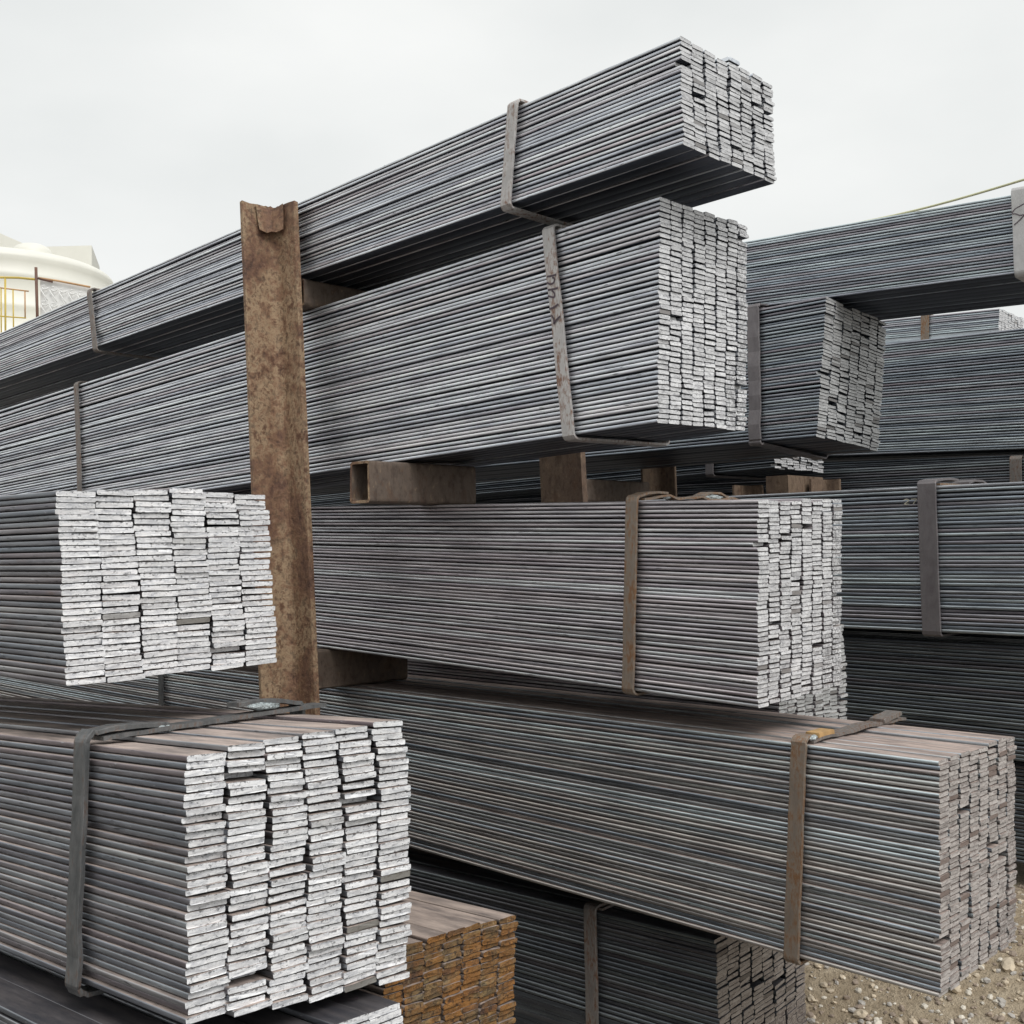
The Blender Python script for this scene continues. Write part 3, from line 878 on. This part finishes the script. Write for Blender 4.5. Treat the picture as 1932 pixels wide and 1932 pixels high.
AX = Vector((.70710678, -.70710678))      # along the bars, towards the cut ends
BX = Vector((-.70710678, -.70710678))     # out of the stack, towards the aisle
def angle_poly(la, lb, th, fil=.026, n=6):
    """steel angle, inside of the corner facing the aisle"""
    p = [(la, -th), (la, -.002), (la - .003, 0)]
    for i in range(3): p.append((la * (.72 - .2 * i), 0))
    for i in range(n + 1):
        a = -math.pi / 2 - (math.pi / 2) * i / n
        p.append((fil + fil * math.cos(a), fil + fil * math.sin(a)))
    for i in range(3): p.append((0, lb * (.32 + .2 * i)))
    p += [(0, lb - .003), (-.002, lb), (-th, lb), (-th, -th)]
    return [tuple(AX * a + BX * b) for a, b in p]

def post(name, label, base, top, z0, z1, la, lb, th, mat, seed, jagged=False, group="rusty steel posts between the racks"):
    rng = random.Random(seed)
    o = empty(name, (base[0], base[1], z0))
    tag(o, label, "post", group)
    def jag(k, x, y):
        return rng.uniform(-.004, .002) if jagged else 0
    bm = extrude_poly(angle_poly(la, lb, th), 0, z1 - z0, 14, (0, 0), (top[0] - base[0], top[1] - base[1]), jag, rng, name)
    link("angle_section", mesh_from(bm, "angle_section"), o, [mat])
    return o

ZTOP = .928 + EYE
f0 = (ZTOP - 0.0) / (.932 + .401)
pt_, pb_ = Vector((-.632, 2.937)), Vector((-.573, 2.878))
base = pt_ + (pb_ - pt_) * f0
mp = post("steel_post", "tall leaning rust-patched steel angle post in front of the main stack, torn at its top", base, pt_, -.05, ZTOP, .094, .097, .013, RUST_POST, 3, True, None)
# the torn lip near its top: a peeled tongue of metal standing off the corner
bm = bmesh.new()
lean = (pt_ - base) / ZTOP
def P(a, b, z):
    q = AX * a + BX * b + lean * (z + .05)
    return (q.x, q.y, z + .05)
def tongue(cols, th):
    rows = []
    for zc, pts in cols:
        rows.append([P(a, b, zc + dz) for a, b, dz in pts])
    n = len(rows[0]); fr = [[bm.verts.new(p) for p in r] for r in rows]
    off = AX * th + BX * th
    bk = [[bm.verts.new((p[0] + off.x * .7, p[1] + off.y * .7, p[2])) for p in r] for r in rows]
    for i in range(len(rows) - 1):
        for k in range(n - 1):
            bm.faces.new((fr[i][k], fr[i][k + 1], fr[i + 1][k + 1], fr[i + 1][k]))
            bm.faces.new((bk[i][k], bk[i + 1][k], bk[i + 1][k + 1], bk[i][k + 1]))
    for i in range(len(rows) - 1):
        bm.faces.new((fr[i][0], fr[i + 1][0], bk[i + 1][0], bk[i][0])); bm.faces.new((fr[i][-1], bk[i][-1], bk[i + 1][-1], fr[i + 1][-1]))
    for k in range(n - 1):
        bm.faces.new((fr[0][k], bk[0][k], bk[0][k + 1], fr[0][k + 1])); bm.faces.new((fr[-1][k], fr[-1][k + 1], bk[-1][k + 1], bk[-1][k]))
tongue([(ZTOP - .004, [(.004, .055, .0), (.004, .030, -.004), (.010, .010, -.006), (.032, .003, .0), (.052, .003, .003)]),
        (ZTOP - .040, [(.007, .054, .0), (.008, .030, .0), (.014, .014, .0), (.034, .007, .0), (.054, .004, .0)]),
        (ZTOP - .076, [(.012, .052, .003), (.015, .032, -.003), (.020, .020, .002), (.036, .015, -.002), (.056, .008, .003)])], .006)
link("torn_lip", mesh_from(bm, "torn_lip"), mp, [RUST_POST])

def lean_post(name, label, c_at, z_at, lean_xy, z1, la, lb, th, mat, seed):
    b = Vector(c_at) - Vector(lean_xy) * (z_at + EYE)
    t = Vector(c_at) + Vector(lean_xy) * (z1 - z_at)
    return post(name, label, b, t, -.05, z1 + EYE, la, lb, th, mat, seed)

# flat-faced channel post behind the level bundle
chan = [(-.078, 0), (.078, 0), (.078, -.02), (.066, -.02), (.066, -.012), (-.066, -.012), (-.066, -.02), (-.078, -.02)]
chan = [tuple(AX * a + BX * b) for a, b in chan]
cpost = empty("steel_post", (.134 - .018 * 0, 3.048, 0))
tag(cpost, "flat-faced rusty channel post rising behind the level bundle's top", "post", "rusty steel posts between the racks")
bm = extrude_poly(chan, -.02, .66 + EYE, 10, (.05, -.05), (-.012, .012), None, random.Random(2), "channel")
link("channel_section", mesh_from(bm, "channel_section"), cpost, [RUST_BACK])
lean_post("steel_post", "rusty angle post in the shadowed gap right of the channel post", (.622, 4.685), .285, (-.02, .02), .62, .095, .095, .011, RUST_BACK, 41)
lean_post("steel_post", "angle post half tan half black in the low gap under the level bundle", (-.30, 4.40), -.47, (-.02, .02), .30, .115, .115, .011, RUST_BACK, 42)
lean_post("steel_post", "short-looking tan angle post in the deep gap under the skewed bundle", tuple(at(1410, 905, 1).xy * 5.2), .30, (-.01, .01), .28, .08, .11, .012, RUST_BACK, 43)
lean_post("steel_post", "last brown angle post in the gap, beside the small shadowed cut end", tuple(at(1552, 890, 1).xy * 4.9), .35, (-.01, .01), .285, .08, .10, .012, RUST_BACK, 44)

def box_tube(name, label, near_right, length, width, z0, z1, wall, mat, seed, group):
    """hollow section laid across the stack under a bundle"""
    o = empty(name, (near_right[0], near_right[1], z0 + EYE))
    tag(o, label, "spacer tube", group)
    H = z1 - z0
    bm = bmesh.new()
    rng = random.Random(seed)
    def ring(inset, n):
        r = .010 - inset * .6
        pts = []
        w0, w1, h0, h1 = -width + inset, -inset, inset, H - inset
        for cx, cz, a0 in ((w1 - r, h0 + r, -90), (w1 - r, h1 - r, 0), (w0 + r, h1 - r, 90), (w0 + r, h0 + r, 180)):
            for i in range(4):
                a = R(a0 + 30 * i)
                pts.append((cx + r * math.cos(a), cz + r * math.sin(a)))
        q = -BX * n
        return [bm.verts.new((AX.x * a + q.x + rng.uniform(-.0012, .0012) * (n == 0), AX.y * a + q.y + rng.uniform(-.0012, .0012) * (n == 0), z)) for a, z in pts]
    o0, o1, i0, i1 = ring(0, 0), ring(0, length), ring(wall, 0), ring(wall, length)
    n = len(o0)
    for k in range(n):
        j = (k + 1) % n
        bm.faces.new((o0[k], o0[j], o1[j], o1[k])); bm.faces.new((i0[k], i1[k], i1[j], i0[j]))
        bm.faces.new((o0[k], i0[k], i0[j], o0[j])).material_index = 1; bm.faces.new((o1[k], o1[j], i1[j], i1[k]))
    link("tube_wall", mesh_from(bm, "tube_wall"), o, [mat, RUST_POST])
    return o
SG = "rusty hollow spacer tubes between bundles"
box_tube("spacer_tube", "hollow rusty rectangular tube with open end, lying on the level bundle under the tall one", (-.337, 2.600), .345, .077, .113, .214, .0065, RUST_DARK, 1, SG)
box_tube("spacer_tube", "dark rusty tube beneath the topmost bundle, right behind the tall post", (-.545, 2.897), .55, .077, .652, .727, .006, RUST_DARK, 2, SG)
box_tube("spacer_tube", "shaded rusty tube between the level bundle and the dusty bundle", (-.560, 3.060), .34, .077, -.388, -.278, .006, RUST_DARK, 3, SG)
box_tube("spacer_tube", "dim rusty tube right of the channel post in the middle gap", (.245, 4.16), .45, .09, .172, .262, .006, RUST_DARK, 4, SG)
bp = at(1487, 914, 1).xy * 4.75
blk = empty("spacer_block", (bp.x, bp.y, .20 + EYE))
tag(blk, "pale tan block under the far shadowed bundle in the middle gap", "spacer block")
bm = bmesh.new()
add_box(bm, 0, 0, 0, .11, .30, .10, Matrix.Rotation(R(-45), 4, 'Z') @ Matrix.Translation((-.055, .15, .05)))
bmesh.ops.bevel(bm, geom=list(bm.edges), offset=.004, segments=1)
link("block_body", mesh_from(bm, "block_body"), blk, [RUST_BACK])

# ------------------------------------------------------------------ cable over the right-hand bundle
bm = bmesh.new()
p0, p1 = at(1560, 431, 3.75), at(1935, 338, 3.0)
pts = []
for i in range(30):
    f = i / 10.0
    p = p0.lerp(p1, f)
    p.z += -.012 * math.sin(min(1, f) * math.pi)
    pts.append(p)
tube_path(bm, pts, .0036, 8)
cb = link("cable", mesh_from(bm, "cable", True), None, [plain("cable_green", (.66, .66, .42), .6, 0, .1)])
tag(cb, "thin yellow-green cable slanting up over the long bluish bundle", "cable")

# ------------------------------------------------------------------ water tank, roof and railings far behind, upper left
CREAM = plain("tank_cream", (.75, .74, .67), .5, 0, .04, 1.2)
WALLW = plain("white_wall", (.77, .76, .69), .8, 0, .04, 1.0)
YEL = plain("yellow_paint", (.62, .46, .10), .5, 0, .15, 6.0)
ORG = plain("orange_primer", (.56, .33, .16), .6, 0, .2, 6.0)
BRN = plain("brown_primer", (.16, .085, .06), .7, 0, .2, 6.0)
WHT = plain("white_paint", (.86, .86, .84), .5, 0, .05, 4.0)

TD = 24.5
tc = at(8, 517, TD)
TR = 197 / 2069.4 * TD
tank = empty("water_tank", (tc.x, tc.y, tc.z - 3.0))
tag(tank, "large round cream water tank with ribbed side, far off at the upper left", "tank")
def lathe(bm, prof, n=96):
    rings = [[bm.verts.new((r * math.cos(2 * math.pi * k / n), r * math.sin(2 * math.pi * k / n), z)) for k in range(n)] for r, z in prof]
    for i in range(len(rings) - 1):
        for k in range(n):
            bm.faces.new((rings[i][k], rings[i][(k + 1) % n], rings[i + 1][(k + 1) % n], rings[i + 1][k]))
bm = bmesh.new()
prof = [(TR * .97, 0)]
for zr in (.55, 1.20, 1.85, 2.50):
    prof += [(TR * .975, zr - .09), (TR * .992, zr - .04), (TR * .992, zr + .04), (TR * .975, zr + .09)]
prof += [(TR * .985, 2.78), (TR, 2.86)]
for i in range(1, 9):
    a = R(90 * i / 8)
    prof.append((TR - .42 + .42 * math.cos(a), 2.86 + .24 * math.sin(a)))
prof += [(TR * .5, 3.22), (.02, 3.30)]
lathe(bm, prof)
link("tank_body", mesh_from(bm, "tank_body", True), tank, [CREAM])
bm = bmesh.new()
lathe(bm, [(.42, 0), (.42, .62), (.36, .72), (.24, .78), (.02, .80)], 40)
lid = link("tank_hatch", mesh_from(bm, "tank_hatch", True), tank, [CREAM])
lid.location = (.72, -.2, 2.80)

def prism(name, label, cat, poly, d0, d1, zdrop, mat):
    """block with the given outline (directions from the eye at distance d0), carried back to d1 and down"""
    bm = bmesh.new()
    f = [at(x, y, d0) for x, y in poly]
    back = Vector((-.28, 1, 0)) * (d1 - d0)
    b = [p + back for p in f]
    org = sum(f, Vector()) / len(f); org.z = min(p.z for p in f)
    fv = [bm.verts.new(p - org) for p in f]; bv = [bm.verts.new(p - org) for p in b]
    n = len(f)
    bm.faces.new(fv); bm.faces.new(list(reversed(bv)))
    for k in range(n):
        bm.faces.new((fv[k], bv[k], bv[(k + 1) % n], fv[(k + 1) % n]))
    o = link(name, mesh_from(bm, name), None, [mat])
    o.location = org
    return tag(o, label, cat)
prism("roof_block", "pale flat-topped roof block rising behind the cream tank", "building", [(60, 466), (173, 463), (173, 900), (60, 900)], 29.0, 31.2, 0, WALLW)
prism("gable_roof", "sloping pale roof corner above the cream tank at the picture's left edge", "building", [(-120, 385), (0, 440), (60, 466), (60, 900), (-120, 900)], 32.0, 36.0, 0, WALLW)

# the roof terrace that carries the railing
q0, q1 = at(-160, 640, 19.6), at(260, 640, 19.6)
bm = bmesh.new()
zt = at(0, 640, 19.6).z
add_box(bm, 0, 0, zt / 2, 12.0, 9.0, zt)
ter = link("roof_terrace", mesh_from(bm, "roof_terrace"), None, [WALLW])
ter.location = (at(20, 640, 20).x - 3.5, 24.3, 0)
tag(ter, "plain white flat-roofed block carrying the tank and railings, hidden behind the bars", "building")

RD = 20.0
def rail_thing(name, label, cat, parts):
    org = at(*parts[0][1][0], RD); org.z = zt
    o = empty(name, org)
    tag(o, label, cat)
    for nm, pts, rad, m in parts:
        bm = bmesh.new()
        tube_path(bm, [at(x, y, RD) - org for x, y in pts], rad, 8)
        link(nm, mesh_from(bm, nm, True), o, [m])
    return o
rail_thing("guard_railing", "yellow curved guard railing in front of the cream tank", "railing", [
    ("top_rail", [(-60, 532), (-30, 526), (0, 523.5), (35, 524), (66, 527)], .021, YEL),
    ("upright", [(68.5, 527), (70, 650)], .018, YEL), ("upright", [(9.8, 524), (10.5, 650)], .018, YEL),
    ("mid_rail", [(-50, 538), (0, 543), (54, 549.5)], .013, ORG), ("low_rail", [(-50, 592), (0, 596.5), (49, 600)], .013, YEL),
    ("baluster", [(2, 543), (2.5, 650)], .013, YEL), ("baluster", [(24.5, 546), (26, 650)], .013, YEL), ("baluster", [(47, 549), (47.5, 601)], .013, ORG)])
rail_thing("railing_post", "dark brown square post with orange rail running right of the yellow railing", "railing", [
    ("post_shaft", [(67.8, 504.5), (72, 650)], .028, BRN), ("rail", [(74, 524.5), (110, 530), (170, 541.5)], .018, ORG), ("bracket", [(72, 525), (99, 531.5)], .022, BRN)])
org = at(118, 600, RD); org.z = zt
pan = empty("ornamental_panel", org)
tag(pan, "white ornamental railing panel with scrollwork, right of the brown post", "railing")
bm = bmesh.new()
cs = [at(76, 526, RD + .05) - org, at(172, 543, RD + .05) - org, at(172, 640, RD + .05) - org, at(76, 640, RD + .05) - org]
fv = [bm.verts.new(p) for p in cs]; bv = [bm.verts.new(p + Vector((0, .02, 0))) for p in cs]
bm.faces.new(fv); bm.faces.new(list(reversed(bv)))
for k in range(4): bm.faces.new((fv[k], bv[k], bv[(k + 1) % 4], fv[(k + 1) % 4]))
link("panel_sheet", mesh_from(bm, "panel_sheet"), pan, [WHT])
for row in range(3):
    for i in range(5):
        cx, cy = 84 + i * 17.5, 541 + row * 30 + i * 3.0
        bm = bmesh.new()
        pts = []
        for k in range(14):
            a = k / 13 * math.pi * 1.5 + .2
            rr = 7.5 * (1 - k / 22)
            pts.append(at(cx + math.cos(a) * rr, cy + math.sin(a) * rr * .8, RD) - org)
        tube_path(bm, pts, .011, 6)
        link("scroll", mesh_from(bm, "scroll", True), pan, [WHT])
        bm = bmesh.new()
        tube_path(bm, [at(cx - 8, cy + 4, RD) - org, at(cx + 6, cy + 26, RD) - org], .009, 6)
        link("scroll_bar", mesh_from(bm, "scroll_bar", True), pan, [WHT])

# ------------------------------------------------------------------ turn the finished yard so that the bars run along world X
for o in list(C.objects):
    if o.parent is None and o.type not in {'CAMERA', 'LIGHT'}:
        o.matrix_basis = TURN @ o.matrix_basis
